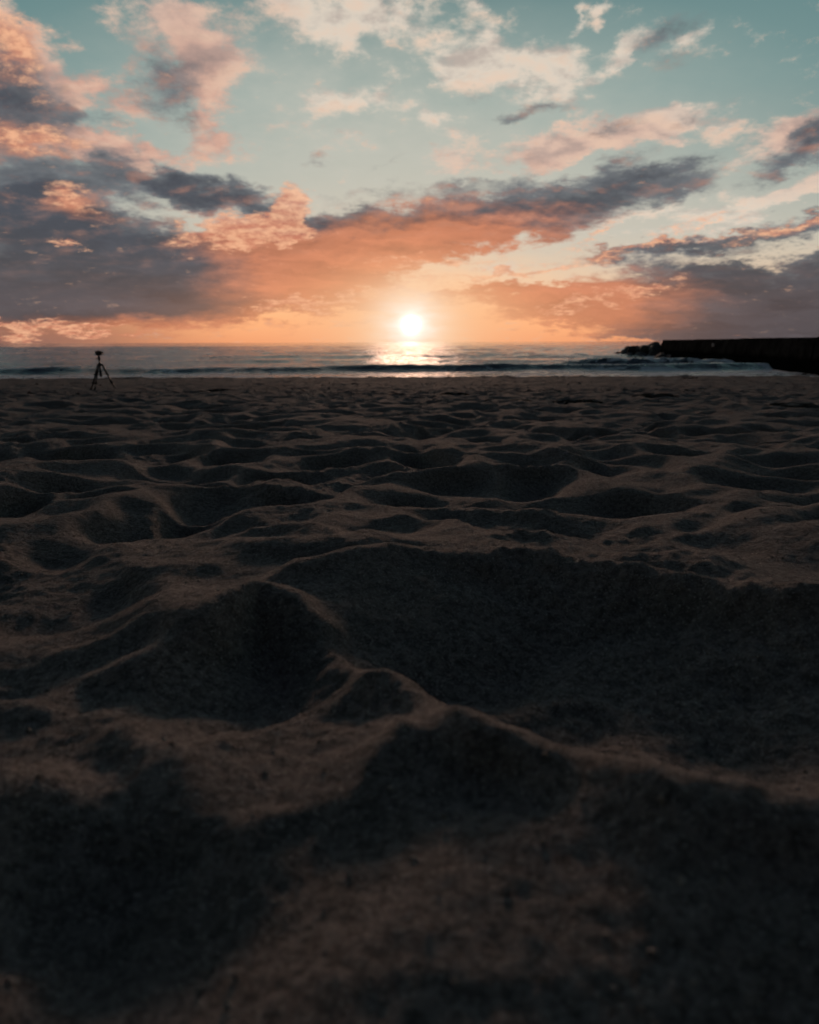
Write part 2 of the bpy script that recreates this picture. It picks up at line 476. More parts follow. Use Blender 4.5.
def sand_height(x, y):
    z = profile(y)
    wx = x + 0.16 * fbm(x * 1.3, y * 1.3, 5, 3)
    wy = y + 0.16 * fbm(x * 1.3, y * 1.3, 9, 3)
    rough = 1 - sstep(14, 30, y)
    shore = 1 - sstep(34.5, 37, y)
    near = (1 - sstep(1.2, 2.1, np.hypot(x, y))) 
    amp = (0.30 + 0.70 * rough) * shore
    big = 0.05 * fbm(wx * 0.55, wy * 0.8, 21, 2)
    far = sstep(2.5, 9, y)
    b1 = bowls(wx, wy, 0.52, 31, 0.100, 100) * (0.35 + 0.65 * far)
    b2 = bowls(wx + .1, wy * 1.15, 0.30, 41, 0.080, 190) * (1.15 - 0.35 * far)
    b3 = bowls(wy, wx, 0.155, 47, 0.024, 300) * (1 - 0.5 * far)
    rel = (b1 + b2 + b3 + 0.085) + big
    z = z + amp * (b1 + big + .03) * (1 - 0.85 * near) + amp * (b2 + b3 + .055) * (1 - 0.55 * near)
    m = near > 0
    xm, ym = x[m], y[m]
    e = np.zeros_like(xm)
    E_ = np.ones_like(xm)
    jx = xm + 0.018 * fbm(xm * 7, ym * 7, 51, 3)
    jy = ym + 0.018 * fbm(xm * 7, ym * 7, 57, 3)
    for pts, h, wd in CRESTS:
        d = seg_dist(jx, jy, resample(pl(pts, h * .8 + (.03 if pts[0] in ((205, 600), (392, 706)) and pts[-1][0] != -60 else 0)), 5))
        var = 1 + 0.14 * gnoise(jx * 3, jy * 3, 61)
        E_ += np.exp(90 * h * var / (1 + (d / wd) ** 2) * np.exp(-(d / (wd * 3.0)) ** 2)) - 1
    e = np.log(E_) / 90 * 1.12
    # the ground on the lens side of the ridge is a low plateau
    ln = pl([(-160, 722), (-60, 722), (60, 730), (140, 742), (215, 752), (280, 747), (350, 732), (400, 700), (460, 696), (530, 720), (610, 754), (700, 784), (819, 798), (980, 806)], .06)
    yl = np.interp(jx, ln[:, 0], ln[:, 1])
    e = e + 0.034 * sstep(yl + 0.03, yl - 0.05, jy)
    for c, a, b, dep in HOLLOWS:
        c, a, b = (np.array(hit(*q, .045 if c[1] > 745 else .0)) for q in (c, a, b))
        u = (a - c); ru = np.hypot(*u); u = u / ru
        v = np.array([-u[1], u[0]]); rv = max(0.03, abs((b - c) @ v))
        q = (((jx - c[0]) * u[0] + (jy - c[1]) * u[1]) / ru) ** 2 + (((jx - c[0]) * v[0] + (jy - c[1]) * v[1]) / rv) ** 2
        e = e - dep * np.exp(-q ** 1.5 * 0.9)
    # the sand falls away towards the lens
    e = e - 0.035 * (1 - sstep(0.12, 0.36, ym)) - 0.006 
    z[m] += e * near[m]
    # crumbly surface
    cr = fbm(x * 16, y * 16, 71, 3, 0.6)
    patch = 0.35 + 0.65 * sstep(-0.1, 0.5, fbm(x * 1.7, y * 1.7, 77, 2))
    z = z + shore * (0.0072 * cr * patch + 0.0022 * fbm(x * 70, y * 70, 81, 2) * patch)
    z = z + 0.02 * (1 - shore) * fbm(x * 0.8, y * 2, 91, 3)
    # trodden, wrack-strewn strip above the wash
    st = sstep(20, 28, y) * shore
    z = z + st * 0.030 * fbm(x * 1.6, y * 1.6, 95, 4, 0.6)
    lip = np.exp(-((y - 35.8 - 0.5 * fbm(x * .15, x * 0 + 3, 99, 3)) / 0.5) ** 2)
    z = z + lip * (0.035 + 0.05 * fbm(x * 0.9, y * 0.3, 97, 4, 0.65))
    return z


def fan_mesh(name, angs, rs, ax, ay, hf, attrs=None, close=False):
    A, RR = np.meshgrid(angs, rs)
    x = (ax + RR * np.sin(A)).ravel(); y = (ay + RR * np.cos(A)).ravel()
    z, at = hf(x, y)
    nc, nr = len(angs), len(rs)
    me = bpy.data.meshes.new(name)
    me.vertices.add(nc * nr)
    me.vertices.foreach_set('co', np.stack([x, y, z], 1).astype(np.float32).ravel())
    i = np.arange(nr - 1)[:, None] * nc + np.arange(nc - 1)[None, :]
    i = i.ravel()
    if close:
        j = np.arange(nr - 1) * nc + nc - 1
        quads = np.concatenate([np.stack([i, i + nc, i + nc + 1, i + 1], 1), np.stack([j, j + nc, j + 1, j - nc + 1], 1)])
        c0 = nr * nc
    else:
        quads = np.stack([i, i + nc, i + nc + 1, i + 1], 1)
    quads = quads[:, ::-1]
    n = len(quads)
    me.loops.add(n * 4)
    me.loops.foreach_set('vertex_index', quads.astype(np.int32).ravel())
    me.polygons.add(n)
    me.polygons.foreach_set('loop_start', (np.arange(n) * 4).astype(np.int32))
    me.polygons.foreach_set('use_smooth', np.ones(n, bool))
    me.update(calc_edges=True)
    for k, v in at.items():
        a = me.attributes.new(k, 'FLOAT', 'POINT')
        a.data.foreach_set('value', v.astype(np.float32))
    o = bpy.data.objects.new(name, me)
    col.objects.link(o)
    return o


def mat(name):
    m = bpy.data.materials.new(name)
    m.use_nodes = True
    t = NT(m.node_tree)
    b = m.node_tree.nodes['Principled BSDF']
    return m, t, b


m_sand, t, b = mat('sand')
tcn = t.node('ShaderNodeTexCoord').outputs['Object']
grain = t.noise(tcn, 330, 3, 0.75)
mid = t.noise(tcn, 90, 4, 0.7)
big = t.noise(tcn, 6, 5, 0.6)
geo = t.node('ShaderNodeAttribute', attribute_name='wet')
c = t.mix(t.smooth(big.outputs['Fac'], .3, .7), (0.185, 0.158, 0.142), (0.25, 0.215, 0.195))
c = t.mix(t.smooth(mid.outputs['Fac'], .36, .62), (0.10, 0.086, 0.078), c)
c = t.mix(t.smooth(grain.outputs['Fac'],   .57, .70), c, (0.55, 0.50, 0.44))
c = t.mix(t.smooth(grain.outputs['Fac'], .44, .32), c, (0.05, 0.042, 0.038))
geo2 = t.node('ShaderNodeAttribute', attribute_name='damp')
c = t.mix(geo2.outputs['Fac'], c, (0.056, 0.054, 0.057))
t.put(b.inputs['Base Color'], c)
t.put(b.inputs['Roughness'], t.m('MULTIPLY_ADD', geo.outputs['Fac'], -0.55, 0.95))
b.inputs['Specular IOR Level'].default_value = 0.18
hgt = t.m('ADD', t.m('MULTIPLY', grain.outputs['Fac'], 0.5), t.m('MULTIPLY', mid.outputs['Fac'], 1.0))
bp = t.node('ShaderNodeBump')
bp.inputs['Strength'].default_value = 1.0
bp.inputs['Distance'].default_value = 0.007
t.put(bp.inputs['Height'], hgt)
t.put(b.inputs['Normal'], bp.outputs[0])

dense = np.radians(np.linspace(-52, 52, 1060))
coarse = np.radians(np.linspace(52, 308, 130)[1:-1])
angs = np.concatenate([dense, coarse])
rs = np.concatenate([[0.02, 0.25, 0.6], np.geomspace(0.9, 41, 1200), np.geomspace(42, 420, 26)])


def hf_sand(x, y):
    wet = sstep(35.9, 37.6, y + 0.5 * fbm(x * .3, y * .3, 3, 3))
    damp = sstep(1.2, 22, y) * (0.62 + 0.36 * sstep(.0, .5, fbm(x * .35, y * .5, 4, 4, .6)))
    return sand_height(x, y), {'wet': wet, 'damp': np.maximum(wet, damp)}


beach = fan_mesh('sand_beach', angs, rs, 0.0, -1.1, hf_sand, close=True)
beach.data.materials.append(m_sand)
beach['kind'] = 'structure'

# ------------------------------------------------------------------ the sea
WDIR = [(rng.uniform(-0.55, 0.55), lam, rng.uniform(0, 6.28)) for lam in
        np.concatenate([np.geomspace(1.1, 5, 22), np.geomspace(5, 30, 14)])]


def wall_x(y):   # line of the breakwater's seaward-left face
    return 25.8 + (y - 45) * (32.4 - 25.8) / 48.0


def sea_fn(x, y):
    z = np.zeros_like(x)
    near = 1 - sstep(44, 54, y)
    for a, lam, ph in WDIR:
        k = 2 * np.pi / lam
        arg = k * (y * math.cos(a) + x * math.sin(a)) + ph
        amp = 0.0075 * lam ** 0.85
        res = 1 - sstep(60 * lam, 110 * lam, y)
        z += amp * (1 - np.abs(np.sin(arg * 0.5)) * 2 + 0.27) * 0.55 * res * (1 - 0.75 * near)
    z *= 0.8 + 0.5 * fbm(x / 25, y / 25, 131, 2)
    # swell lines rolling in
    wob = 2.6 * fbm(x / 22, y / 90, 101, 3)
    for (yc, h, wf, wb, cx, wx_) in ((72, .26, 1.6, 4.5, -10, 60), (96, .30, 2.2, 6, 30, 60), (128, .30, 3, 8, -40, 70), (170, .3, 4, 10, 10, 120)):
        d = y - (yc + wob * 1.6 + 0.02 * x)
        env = 0.45 + 0.55 * np.exp(-((x - cx) / wx_) ** 2)
        z += env * h * np.where(d < 0, np.exp(-(d / wf) ** 2), np.exp(-(d / wb) ** 2))
    foam = np.zeros_like(x)
    # the breaking wave
    yb = 50.2 + 0.55 * wob + 1.1 * fbm(x / 7, x * 0 + 9, 103, 3)
    d = y - yb
    hb = 0.50 * (0.62 + 0.5 * fbm(x / 16, x * 0, 107, 2)) * (0.85 + 0.35 * sstep(-30, 10, x)) 
    hb = np.clip(hb * 1.15, 0.25, 0.70)
    front = np.exp(-(np.minimum(d, 0) / 0.75) ** 2)
    back = np.exp(-(np.maximum(d, 0) / 3.0) ** 2)
    z += hb * np.where(d < 0, front, back)
    lacy = fbm(x * 0.7, y * 0.7, 111, 4, 0.6)
    crest_break = sstep(-0.25, 0.25, fbm(x / 5, x * 0 + 2, 113, 3) + 0.25 * sstep(8, 24, x) + 0.12)
    foam = np.maximum(foam, np.exp(-((d - 0.1) / 0.30) ** 2) * crest_break * 0.9)
    foam = np.maximum(foam, sstep(0.0, 0.9, d) * (1 - sstep(3.5, 8, d)) * sstep(-0.15, 0.35, lacy) * crest_break * 0.75)
    # a second, whiter breaker by the stones of the breakwater
    env = sstep(11, 17, x) * (1 - sstep(wall_x(y) - 2, wall_x(y) + 1, x))
    d2 = y - (62 + 1.2 * fbm(x / 6, x * 0 + 5, 117, 3) - (x - 17) * 0.25)
    z += 0.62 * env * np.where(d2 < 0, np.exp(-(d2 / 1.0) ** 2), np.exp(-(d2 / 3.4) ** 2))
    foam = np.maximum(foam, env * np.exp(-((d2 - .2) / 1.0) ** 2) * sstep(-.6, .15, lacy))
    foam = np.maximum(foam, env * sstep(.2, 1, d2) * (1 - sstep(6, 15, d2)) * sstep(-.3, .2, lacy) * .9)
    z += env * 0.10 * fbm(x * 1.2, y * 1.2, 119, 3) * np.exp(-((d2) / 3.0) ** 2)
    # the wash in front of the breaker
    wz_ = sstep(38.5, 40, y) * (1 - sstep(48.5, 50, y))
    lacy2 = fbm(x * 0.35, y * 0.9, 121, 5, 0.6)
    foam = np.maximum(foam, wz_ * sstep(-0.1, 0.4, lacy2 + 0.35 * sstep(6, 20, x)) * 0.9)
    edge = np.exp(-((y - 40.3 - 0.4 * fbm(x / 3, x * 0 + 1, 123, 3)) / 0.35) ** 2)
    foam = np.maximum(foam, edge * 0.8)
    z += 0.02 * fbm(x * 1.4, y * 1.4, 125, 3) * (1 - sstep(60, 90, y))
    # white water along the foot of the breakwater and its stones
    dw = np.abs(x - wall_x(y)) 
    foam = np.maximum(foam, (1 - sstep(0.5, 5.0, dw)) * sstep(-.3, .3, lacy) * sstep(44, 50, y) * (1 - sstep(104, 112, y)) * .8)
    # whitecaps further out, few
    caps = sstep(0.30, 0.65, fbm(x / 9, y / 5, 127, 4, 0.65)) * sstep(60, 80, y) * (1 - sstep(400, 900, y))
    foam = np.maximum(foam, caps * .5)
    z *= 1 - 0.0 * y
    foam *= (1 - sstep(600, 1200, y))
    return z, {'foam': np.clip(foam, 0, 1)}


m_sea, t, b = mat('sea_water')
tcn = t.node('ShaderNodeTexCoord').outputs['Object']
fo = t.node('ShaderNodeAttribute', attribute_name='foam')
brk = t.noise(tcn, 2.2, 6, 0.7)
fmask = t.smooth(t.m('ADD', fo.outputs['Fac'], t.m('MULTIPLY_ADD', brk.outputs['Fac'], 0.9, -0.45)), 0.35, 0.62)
c = t.mix(fmask, (0.012, 0.030, 0.040), (0.62, 0.66, 0.68))
t.put(b.inputs['Base Color'], c)
t.put(b.inputs['Roughness'], t.m('MULTIPLY_ADD', fmask, 0.6, 0.055))
b.inputs['IOR'].default_value = 1.33
r1 = t.noise(t.vm('MULTIPLY', tcn, (1.0, 1.7, 1.0)), 1.6, 5, 0.62)
r2 = t.noise(t.vm('MULTIPLY', tcn, (0.5, 1.2, 1.0)), 0.35, 4, 0.6)
bp = t.node('ShaderNodeBump')
bp.inputs['Strength'].default_value = 1.0
bp.inputs['Distance'].default_value = 0.085
t.put(bp.inputs['Height'], t.m('ADD', r1.outputs['Fac'], t.m('MULTIPLY', r2.outputs['Fac'], 1.4)))
t.put(b.inputs['Normal'], bp.outputs[0])

sang = np.concatenate([np.radians(np.linspace(-89, -40, 70)[:-1]), np.radians(np.linspace(-40, 40, 760)), np.radians(np.linspace(40, 89, 70)[1:])])
srs = np.concatenate([np.linspace(38.0, 70, 330), np.geomspace(70.2, 400, 330)[0:], np.geomspace(405, 12000, 80)])


def hf_sea(x, y):
    z, at = sea_fn(x, np.maximum(y, 38))
    z = np.where(y < 38, -0.3, z)
    return z, at


A, RR = np.meshgrid(np.tan(np.clip(sang, -R(86), R(86))), srs)
# rows of constant y keep the crests clean; columns fan out from the beach
def sea_mesh():
    x = (RR * A).ravel(); y = RR.ravel().copy()
    z, at = hf_sea(x, y)
    nc, nr = A.shape[1], A.shape[0]
    me = bpy.data.meshes.new('sea')
    me.vertices.add(nc * nr)
    me.vertices.foreach_set('co', np.stack([x, y, z], 1).astype(np.float32).ravel())
    i = (np.arange(nr - 1)[:, None] * nc + np.arange(nc - 1)[None, :]).ravel()
    q = np.stack([i, i + 1, i + nc + 1, i + nc], 1)
    n = len(q)
    me.loops.add(n * 4)
    me.loops.foreach_set('vertex_index', q.astype(np.int32).ravel())
    me.polygons.add(n)
    me.polygons.foreach_set('loop_start', (np.arange(n) * 4).astype(np.int32))
    me.polygons.foreach_set('use_smooth', np.ones(n, bool))
    me.update(calc_edges=True)
    a = me.attributes.new('foam', 'FLOAT', 'POINT')
    a.data.foreach_set('value', at['foam'].astype(np.float32))
    o = bpy.data.objects.new('sea', me)
    col.objects.link(o)
    return o


sea = sea_mesh()
sea.data.materials.append(m_sea)
sea['kind'] = 'structure'


# ------------------------------------------------------------------ object helpers
def obj(name, bm, material, parent=None, smooth=False):
    me = bpy.data.meshes.new(name)
    bmesh.ops.recalc_face_normals(bm, faces=bm.faces)
    bm.to_mesh(me)
    bm.free()
    if smooth:
        me.polygons.foreach_set('use_smooth', [True] * len(me.polygons))
    me.materials.append(material)
    o = bpy.data.objects.new(name, me)
    col.objects.link(o)
    o.parent = parent
    return o


def empty(name, loc, rz=0):
    o = bpy.data.objects.new(name, None)
    col.objects.link(o)
    o.location = loc
    o.rotation_euler = (0, 0, rz)
    return o


def tag(o, label, cat, group=None):
    o['label'] = label
    o['category'] = cat
    if group:
        o['group'] = group
    return o


def tube(bm, a, b, r0, r1=None, seg=10):
    a, b = Vector(a), Vector(b)
    r1 = r0 if r1 is None else r1
    d = b - a
    g = bmesh.ops.create_cone(bm, cap_ends=True, segments=seg, radius1=r0, radius2=r1, depth=d.length)
    M = Matrix.Translation((a + b) / 2) @ d.to_track_quat('Z', 'Y').to_matrix().to_4x4()
    bmesh.ops.transform(bm, matrix=M, verts=g['verts'])
    return g['verts']


def box(bm, c, s, rot=None, bev=0.0):
    g = bmesh.ops.create_cube(bm, size=1.0)
    M = Matrix.Translation(c) @ (rot.to_4x4() if rot else Matrix.Identity(4)) @ Matrix.Diagonal((*s, 1))
    bmesh.ops.transform(bm, matrix=M, verts=g['verts'])
    if bev:
        es = list({e for v in g['verts'] for e in v.link_edges})
        bmesh.ops.bevel(bm, geom=es, offset=bev, segments=2, affect='EDGES', profile=0.7)
    return g['verts']


def simple(name, colr, rough=0.5, metal=0.0, nscale=30, var=0.3, bump=0.0, bdist=0.01):
    m, t, b = mat(name)
    tcn = t.node('ShaderNodeTexCoord').outputs['Object']
    n = t.noise(tcn, nscale, 5, 0.6)
    c = t.mix(t.smooth(n.outputs['Fac'], .3, .7), tuple(v * (1 - var) for v in colr), tuple(min(1, v * (1 + var)) for v in colr))
    t.put(b.inputs['Base Color'], c)
    b.inputs['Roughness'].default_value = rough
    b.inputs['Metallic'].default_value = metal
    if bump:
        bp = t.node('ShaderNodeBump')
        bp.inputs['Strength'].default_value = bump
        bp.inputs['Distance'].default_value = bdist
        t.put(bp.inputs['Height'], n.outputs['Fac'])
        t.put(b.inputs['Normal'], bp.outputs[0])
    return m


m_black = simple('black_anodised_metal', (0.020, 0.020, 0.022), 0.45, 0.0)
m_rubber = simple('rubber', (0.015, 0.015, 0.015), 0.85)
m_body = simple('camera_plastic', (0.018, 0.018, 0.019), 0.6, 0, 200, .3, .3, .001)
m_glass = simple('lens_glass', (0.01, 0.01, 0.014), 0.08)
m_rock = simple('wet_basalt', (0.045, 0.042, 0.040), 0.75, 0, 1.3, .45, .8, .12)
m_weed = simple('dried_seaweed', (0.030, 0.022, 0.014), 0.8, 0, 40, .5)

# breakwater concrete: dark and stained, with the marks of its tides
m_conc, t, b = mat('weathered_concrete')
tcn = t.node('ShaderNodeTexCoord').outputs['Object']
sx = t.node('ShaderNodeSeparateXYZ'); t.l.new(tcn, sx.inputs[0])
n1 = t.noise(tcn, 0.8, 6, 0.65)
n2 = t.noise(t.vm('MULTIPLY', tcn, (1, 1, 0.15)), 2.5, 5, 0.6)
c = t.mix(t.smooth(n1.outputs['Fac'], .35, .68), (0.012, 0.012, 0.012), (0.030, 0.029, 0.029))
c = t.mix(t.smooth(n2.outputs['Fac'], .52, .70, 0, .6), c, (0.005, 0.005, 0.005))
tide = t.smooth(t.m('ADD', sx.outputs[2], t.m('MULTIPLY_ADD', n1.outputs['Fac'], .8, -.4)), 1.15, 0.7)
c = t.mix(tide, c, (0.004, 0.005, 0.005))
t.put(b.inputs['Base Color'], c)
b.inputs['Roughness'].default_value = .95
b.inputs['Specular IOR Level'].default_value = 0.0
bp = t.node('ShaderNodeBump'); bp.inputs['Strength'].default_value = .7; bp.inputs['Distance'].default_value = .05
t.put(bp.inputs['Height'], n1.outputs['Fac']); t.put(b.inputs['Normal'], bp.outputs[0])

# ------------------------------------------------------------------ breakwater
bw = empty('breakwater', (wall_x(93), 93, 0), 0)
p_far = Vector((32.4, 93, 0)); p_near = Vector((wall_x(12), 12, 0))
ax = (p_near - p_far).normalized(); nx = Vector((-ax.y, ax.x, 0))      # nx points to the far (right) side
if nx.x < 0:
    nx = -nx
LEN = (p_near - p_far).length


def wall_prism(sections, s0, s1, material, name, parent, dz=0.0):
    """a prism whose cross-section (offset across, height) runs along the wall from s0 to s1 metres"""
    bm = bmesh.new()
    rings = []
    n = max(1, int((s1 - s0) / 3))
    for i in range(n + 1):
        s = s0 + (s1 - s0) * i / n
        ring = []
        for (o, z) in sections:
            p = p_far + ax * s + nx * o - bw.location
            ring.append(bm.verts.new((p.x, p.y, z + dz)))
        rings.append(ring)
    k = len(sections)
    for a_, b_ in zip(rings[:-1], rings[1:]):
        for j in range(k):
            bm.faces.new((a_[j], a_[(j + 1) % k], b_[(j + 1) % k], b_[j]))
    bm.faces.new(rings[0]); bm.faces.new(rings[-1][::-1])
    return obj(name, bm, material, parent)


# body of cast segments, each a little out of line with its neighbours
s = 0.0
i = 0
while s < LEN:
    e = min(LEN, s + 7.8)
    h = 1.84 + random.uniform(-.03, .03) + 0.0015 * s
    f = random.uniform(-.04, .04)
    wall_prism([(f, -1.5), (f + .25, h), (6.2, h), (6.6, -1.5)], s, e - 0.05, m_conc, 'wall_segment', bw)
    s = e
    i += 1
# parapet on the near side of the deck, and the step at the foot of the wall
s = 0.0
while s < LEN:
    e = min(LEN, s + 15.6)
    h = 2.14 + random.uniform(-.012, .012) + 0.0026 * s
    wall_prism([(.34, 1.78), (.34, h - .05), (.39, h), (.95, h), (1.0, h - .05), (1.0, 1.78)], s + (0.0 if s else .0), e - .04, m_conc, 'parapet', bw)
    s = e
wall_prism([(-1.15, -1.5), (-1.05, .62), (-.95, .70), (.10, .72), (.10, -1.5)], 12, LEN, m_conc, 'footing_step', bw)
# a mooring post on the parapet
p = p_far + ax * 47.3 + nx * .68 - bw.location
bm = bmesh.new()
tube(bm, (p.x, p.y, 2.25), (p.x, p.y, 2.33), .10, .08, 14)
tube(bm, (p.x, p.y, 2.33), (p.x, p.y, 2.38), .13, .11, 14)
obj('mooring_post', bm, m_rubber, bw, True)
# a pale plate bolted to the wall
p = p_far + ax * 24 + nx * 0.0 - bw.location
bm = bmesh.new()
rot = Matrix((ax, nx, Vector((0, 0, 1)))).transposed()
box(bm, (p.x + nx.x * .12, p.y + nx.y * .12, 1.62), (.75, .06, .30), rot, .01)
m_plate = simple('pale_enamel', (0.12, 0.15, 0.17), .9)
m_plate.node_tree.nodes['Principled BSDF'].inputs['Specular IOR Level'].default_value = 0.05
obj('marker_plate', bm, m_plate, bw)
tag(bw, 'long dark concrete breakwater wall reaching into the sea on the right', 'breakwater')


# ------------------------------------------------------------------ armour stones
def rock_mesh(seed, sx, sy, sz):
    r = random.Random(seed)
    bm = bmesh.new()
    bmesh.ops.create_icosphere(bm, subdivisions=3, radius=1)
    planes = [(Vector((r.gauss(0, 1), r.gauss(0, 1), r.gauss(0, 1))).normalized(), r.uniform(.55, .85)) for _ in range(13)]
    for v in bm.verts:
        for n, d in planes:
            k = v.co.dot(n) - d
            if k > 0:
                v.co -= n * k
    off = Vector((r.uniform(0, 50), r.uniform(0, 50), 0))
    from mathutils import noise as mn
    for v in bm.verts:
        v.co += v.co.normalized() * 0.06 * mn.noise(v.co * 2.5 + off)
        v.co = Vector((v.co.x * sx, v.co.y * sy, v.co.z * sz))
    return bm


def on_view(px, D):
    """the point on a bearing of the photograph at a distance D down the beach"""
    d = ray(px, 342)
    return d.x / d.y * D, D


# (px, distance, z centre, sx, sy, sz)
ROCKS = [
    (618.5, 101, .12, .42, .5, .50), (622.0, 100, .05, .35, .5, .42), (627, 101, .35, .65, .8, .62), (629, 102, .95, .65, .8, .70), (633, 99, .80, .8, .9, .72),
    (630, 98, .0, .9, .9, .65), (637, 102, .80, .75, .9, .64), (640, 98.5, .55, 1.0, 1, .86), (642.5, 101, .98, .7, .9, .55), (646, 97.5, .55, 1.1, 1, .95),
    (648, 100, 1.02, .75, .9, .62), (651, 99, .95, .8, 1, .85), (652, 97, .35, 1.1, 1, 1.0), (654.5, 99.5, 1.42, .60, .8, .62), (657.5, 99, 1.30, .5, .8, .60),
    (656, 96, .75, .8, 1, .8), (658, 95, .2, 1.1, 1.1, .9), (663, 91, .0, 1.2, 1.2, .75), (669, 87, -.05, 1.1, 1.1, .6), (676, 83, -.1, 1.0, 1, .55), (636, 104, .3, 1.0, 1, .8), (645, 104, .5, 1.0, 1, .8), (652, 103, .9, 1, 1, .8), (615, 103, -.08, .35, .5, .42), (624.5, 102, .12, .5, .6, .5), (633, 97.5, -.1, 1.0, 1, .6), (643, 96.5, .0, 1.2, 1, .7),
]
RL = {
    0: 'outermost small black stone standing apart in the sea beyond the breakwater tip',
    1: 'small low black stone between the outermost stone and the main rock pile',
    3: 'rounded black boulder forming the outer shoulder of the rock pile at the breakwater tip',
    6: 'dark boulder on the skyline in the middle of the rock pile at the breakwater tip',
    13: 'highest boulder of the rock pile, pointed, next to the end of the concrete wall',
}
for k, (px, D, z, a_, b_, c_) in enumerate(ROCKS):
    x, y = on_view(px, D)
    o = obj('boulder', rock_mesh(100 + k, a_, b_, c_), m_rock)
    o.location = (x, y, z)
    o.rotation_euler = (random.uniform(-.3, .3), random.uniform(-.3, .3), random.uniform(0, 6.28))
    tag(o, RL.get(k, 'dark wet boulder heaped against the seaward end of the breakwater'), 'boulder', 'armour stones at the breakwater tip')


# ------------------------------------------------------------------ tripod
def ground(x, y):
    return float(sand_height(np.array([x, x]), np.array([y, y]))[0])


TD = 22.0
d = ray(98.4, 352)
tx = d.x / d.y * TD
tz = ground(tx, TD)
PXM = TD / F * 0.985          # metres per photograph pixel out there
top_z = None


def zpix(py):
    dd = ray(98.9, py)
    return CAM_Z + dd.z / dd.y * TD


tp = empty('tripod', (tx, TD, tz))
z0 = tz
hub_z = zpix(364.5) - z0
bm = bmesh.new()
tube(bm, (0, 0, hub_z - .035), (0, 0, hub_z + .030), .070, .060, 18)
for k in range(3):
    a = R(90 + 120 * k) + .35
    box(bm, (math.cos(a) * .055, math.sin(a) * .055, hub_z), (.05, .05, .05), Matrix.Rotation(a, 3, 'Z'), .006)
hub = obj('hub', bm, m_black, tp)
feet = [((87.4 - 101.6) * PXM, .22), ((99.6 - 101.6) * PXM, -.40), ((113.2 - 101.6) * PXM, .10)]
for fx, fy in feet:
    gz = ground(tx + fx, TD + fy) - z0
    foot = Vector((fx, fy, gz + .005))
    dirv = Vector((fx, fy, 0)).normalized()
    topp = Vector((dirv.x * .07, dirv.y * .07, hub_z))
    m1, m2 = topp.lerp(foot, .40), topp.lerp(foot, .72)
    bm = bmesh.new()
    tube(bm, topp, m1, .032, .030, 12)
    leg = obj('leg', bm, m_black, tp, True)
    bm = bmesh.new(); tube(bm, m1, m2, .025, .025, 12); obj('leg_section', bm, m_black, leg, True)
    bm = bmesh.new(); tube(bm, m2, foot + Vector((0, 0, .03)), .019, .019, 12); obj('leg_section', bm, m_black, leg, True)
    for q in (m1, m2):
        bm = bmesh.new()
        dn = (foot - topp).normalized()
        tube(bm, q - dn * .035, q + dn * .02, .039, .035, 12)
        box(bm, q + Vector((dirv.x * .03, dirv.y * .03, 0)), (.02, .02, .05), None, .003)
        obj('leg_lock', bm, m_rubber, leg)
    bm = bmesh.new(); tube(bm, foot + Vector((0, 0, .03)), foot - Vector((0, 0, .012)), .020, .017, 12); obj('rubber_foot', bm, m_rubber, leg)
bm = bmesh.new(); tube(bm, (0, 0, zpix(376) - z0), (0, 0, zpix(358.5) - z0), .027, .027, 14)
tube(bm, (0, 0, zpix(366) - z0), (0, 0, zpix(362.5) - z0), .045, .034, 14)
cc = obj('centre_column', bm, m_black, tp, True)
bm = bmesh.new()
tube(bm, (0, 0, zpix(376) - z0 - .02), (0, 0, zpix(371) - z0), .040, .045, 14)
obj('column_cap', bm, m_rubber, cc, True)
bm = bmesh.new()
hz = zpix(357.6) - z0
tube(bm, (0, 0, hz - .06), (0, 0, hz - .02), .045, .045, 18)
bmesh.ops.create_uvsphere(bm, u_segments=18, v_segments=12, radius=.045, matrix=Matrix.Translation((0, 0, hz + .005)))
tube(bm, (0, 0, hz + .02), (0, 0, hz + .06), .018, .018, 12)
box(bm, (0, 0, hz + .066), (.11, .07, .018), None, .003)
hd = obj('ball_head', bm, m_black, tp)
bm = bmesh.new(); tube(bm, (-.03, 0, hz - .035), (-.085, 0, hz - .03), .008, .008, 8)
bmesh.ops.create_uvsphere(bm, u_segments=10, v_segments=8, radius=.018, matrix=Matrix.Translation((-.09, 0, hz - .03)))
obj('locking_knob', bm, m_rubber, hd)
bm = bmesh.new(); tube(bm, (.02, -.01, hub_z + .01), (.12, -.06, hub_z - .05), .011, .011, 8)
tube(bm, (.12, -.06, hub_z - .05), (.15, -.07, hub_z - .10), .012, .010, 8)
obj('crank_handle', bm, m_rubber, tp)
tag(tp, 'black camera tripod with three splayed legs standing on the sand near the water, far left', 'tripod')

# camera on the head
cz = tz + hz + .073
cm = empty('camera_body', (tx + .005, TD, cz), R(10.5))
cm.name = 'digital_camera'
bm = bmesh.new()
box(bm, (0, 0, .048), (.150, .060, .092), None, .012)
box(bm, (0, -.005, .103), (.056, .062, .034), None, .010)
box(bm, (-.062, .020, .050), (.034, .040, .082), None, .012)
bodyo = obj('body', bm, m_body, cm)
bm = bmesh.new()
tube(bm, (0, .03, .046), (0, .075, .046), .036, .038, 24)
tube(bm, (0, .075, .046), (0, .125, .046), .034, .037, 24)
lens = obj('lens', bm, m_black, cm, True)
bm = bmesh.new(); tube(bm, (0, .125, .046), (0, .128, .046), .031, .031, 24); obj('lens_glass', bm, m_glass, lens)
bm = bmesh.new()
for k in range(16):
    a0, a1 = math.pi * k / 16, math.pi * (k + 1) / 16
    f_ = lambda a: (.092 + .022 * math.sin(a), -.03 + .03 * math.cos(a), .085 - .07 * math.sin(a))
    tube(bm, f_(a0), f_(a1), .006, .006, 6)
obj('wrist_strap', bm, m_rubber, cm)
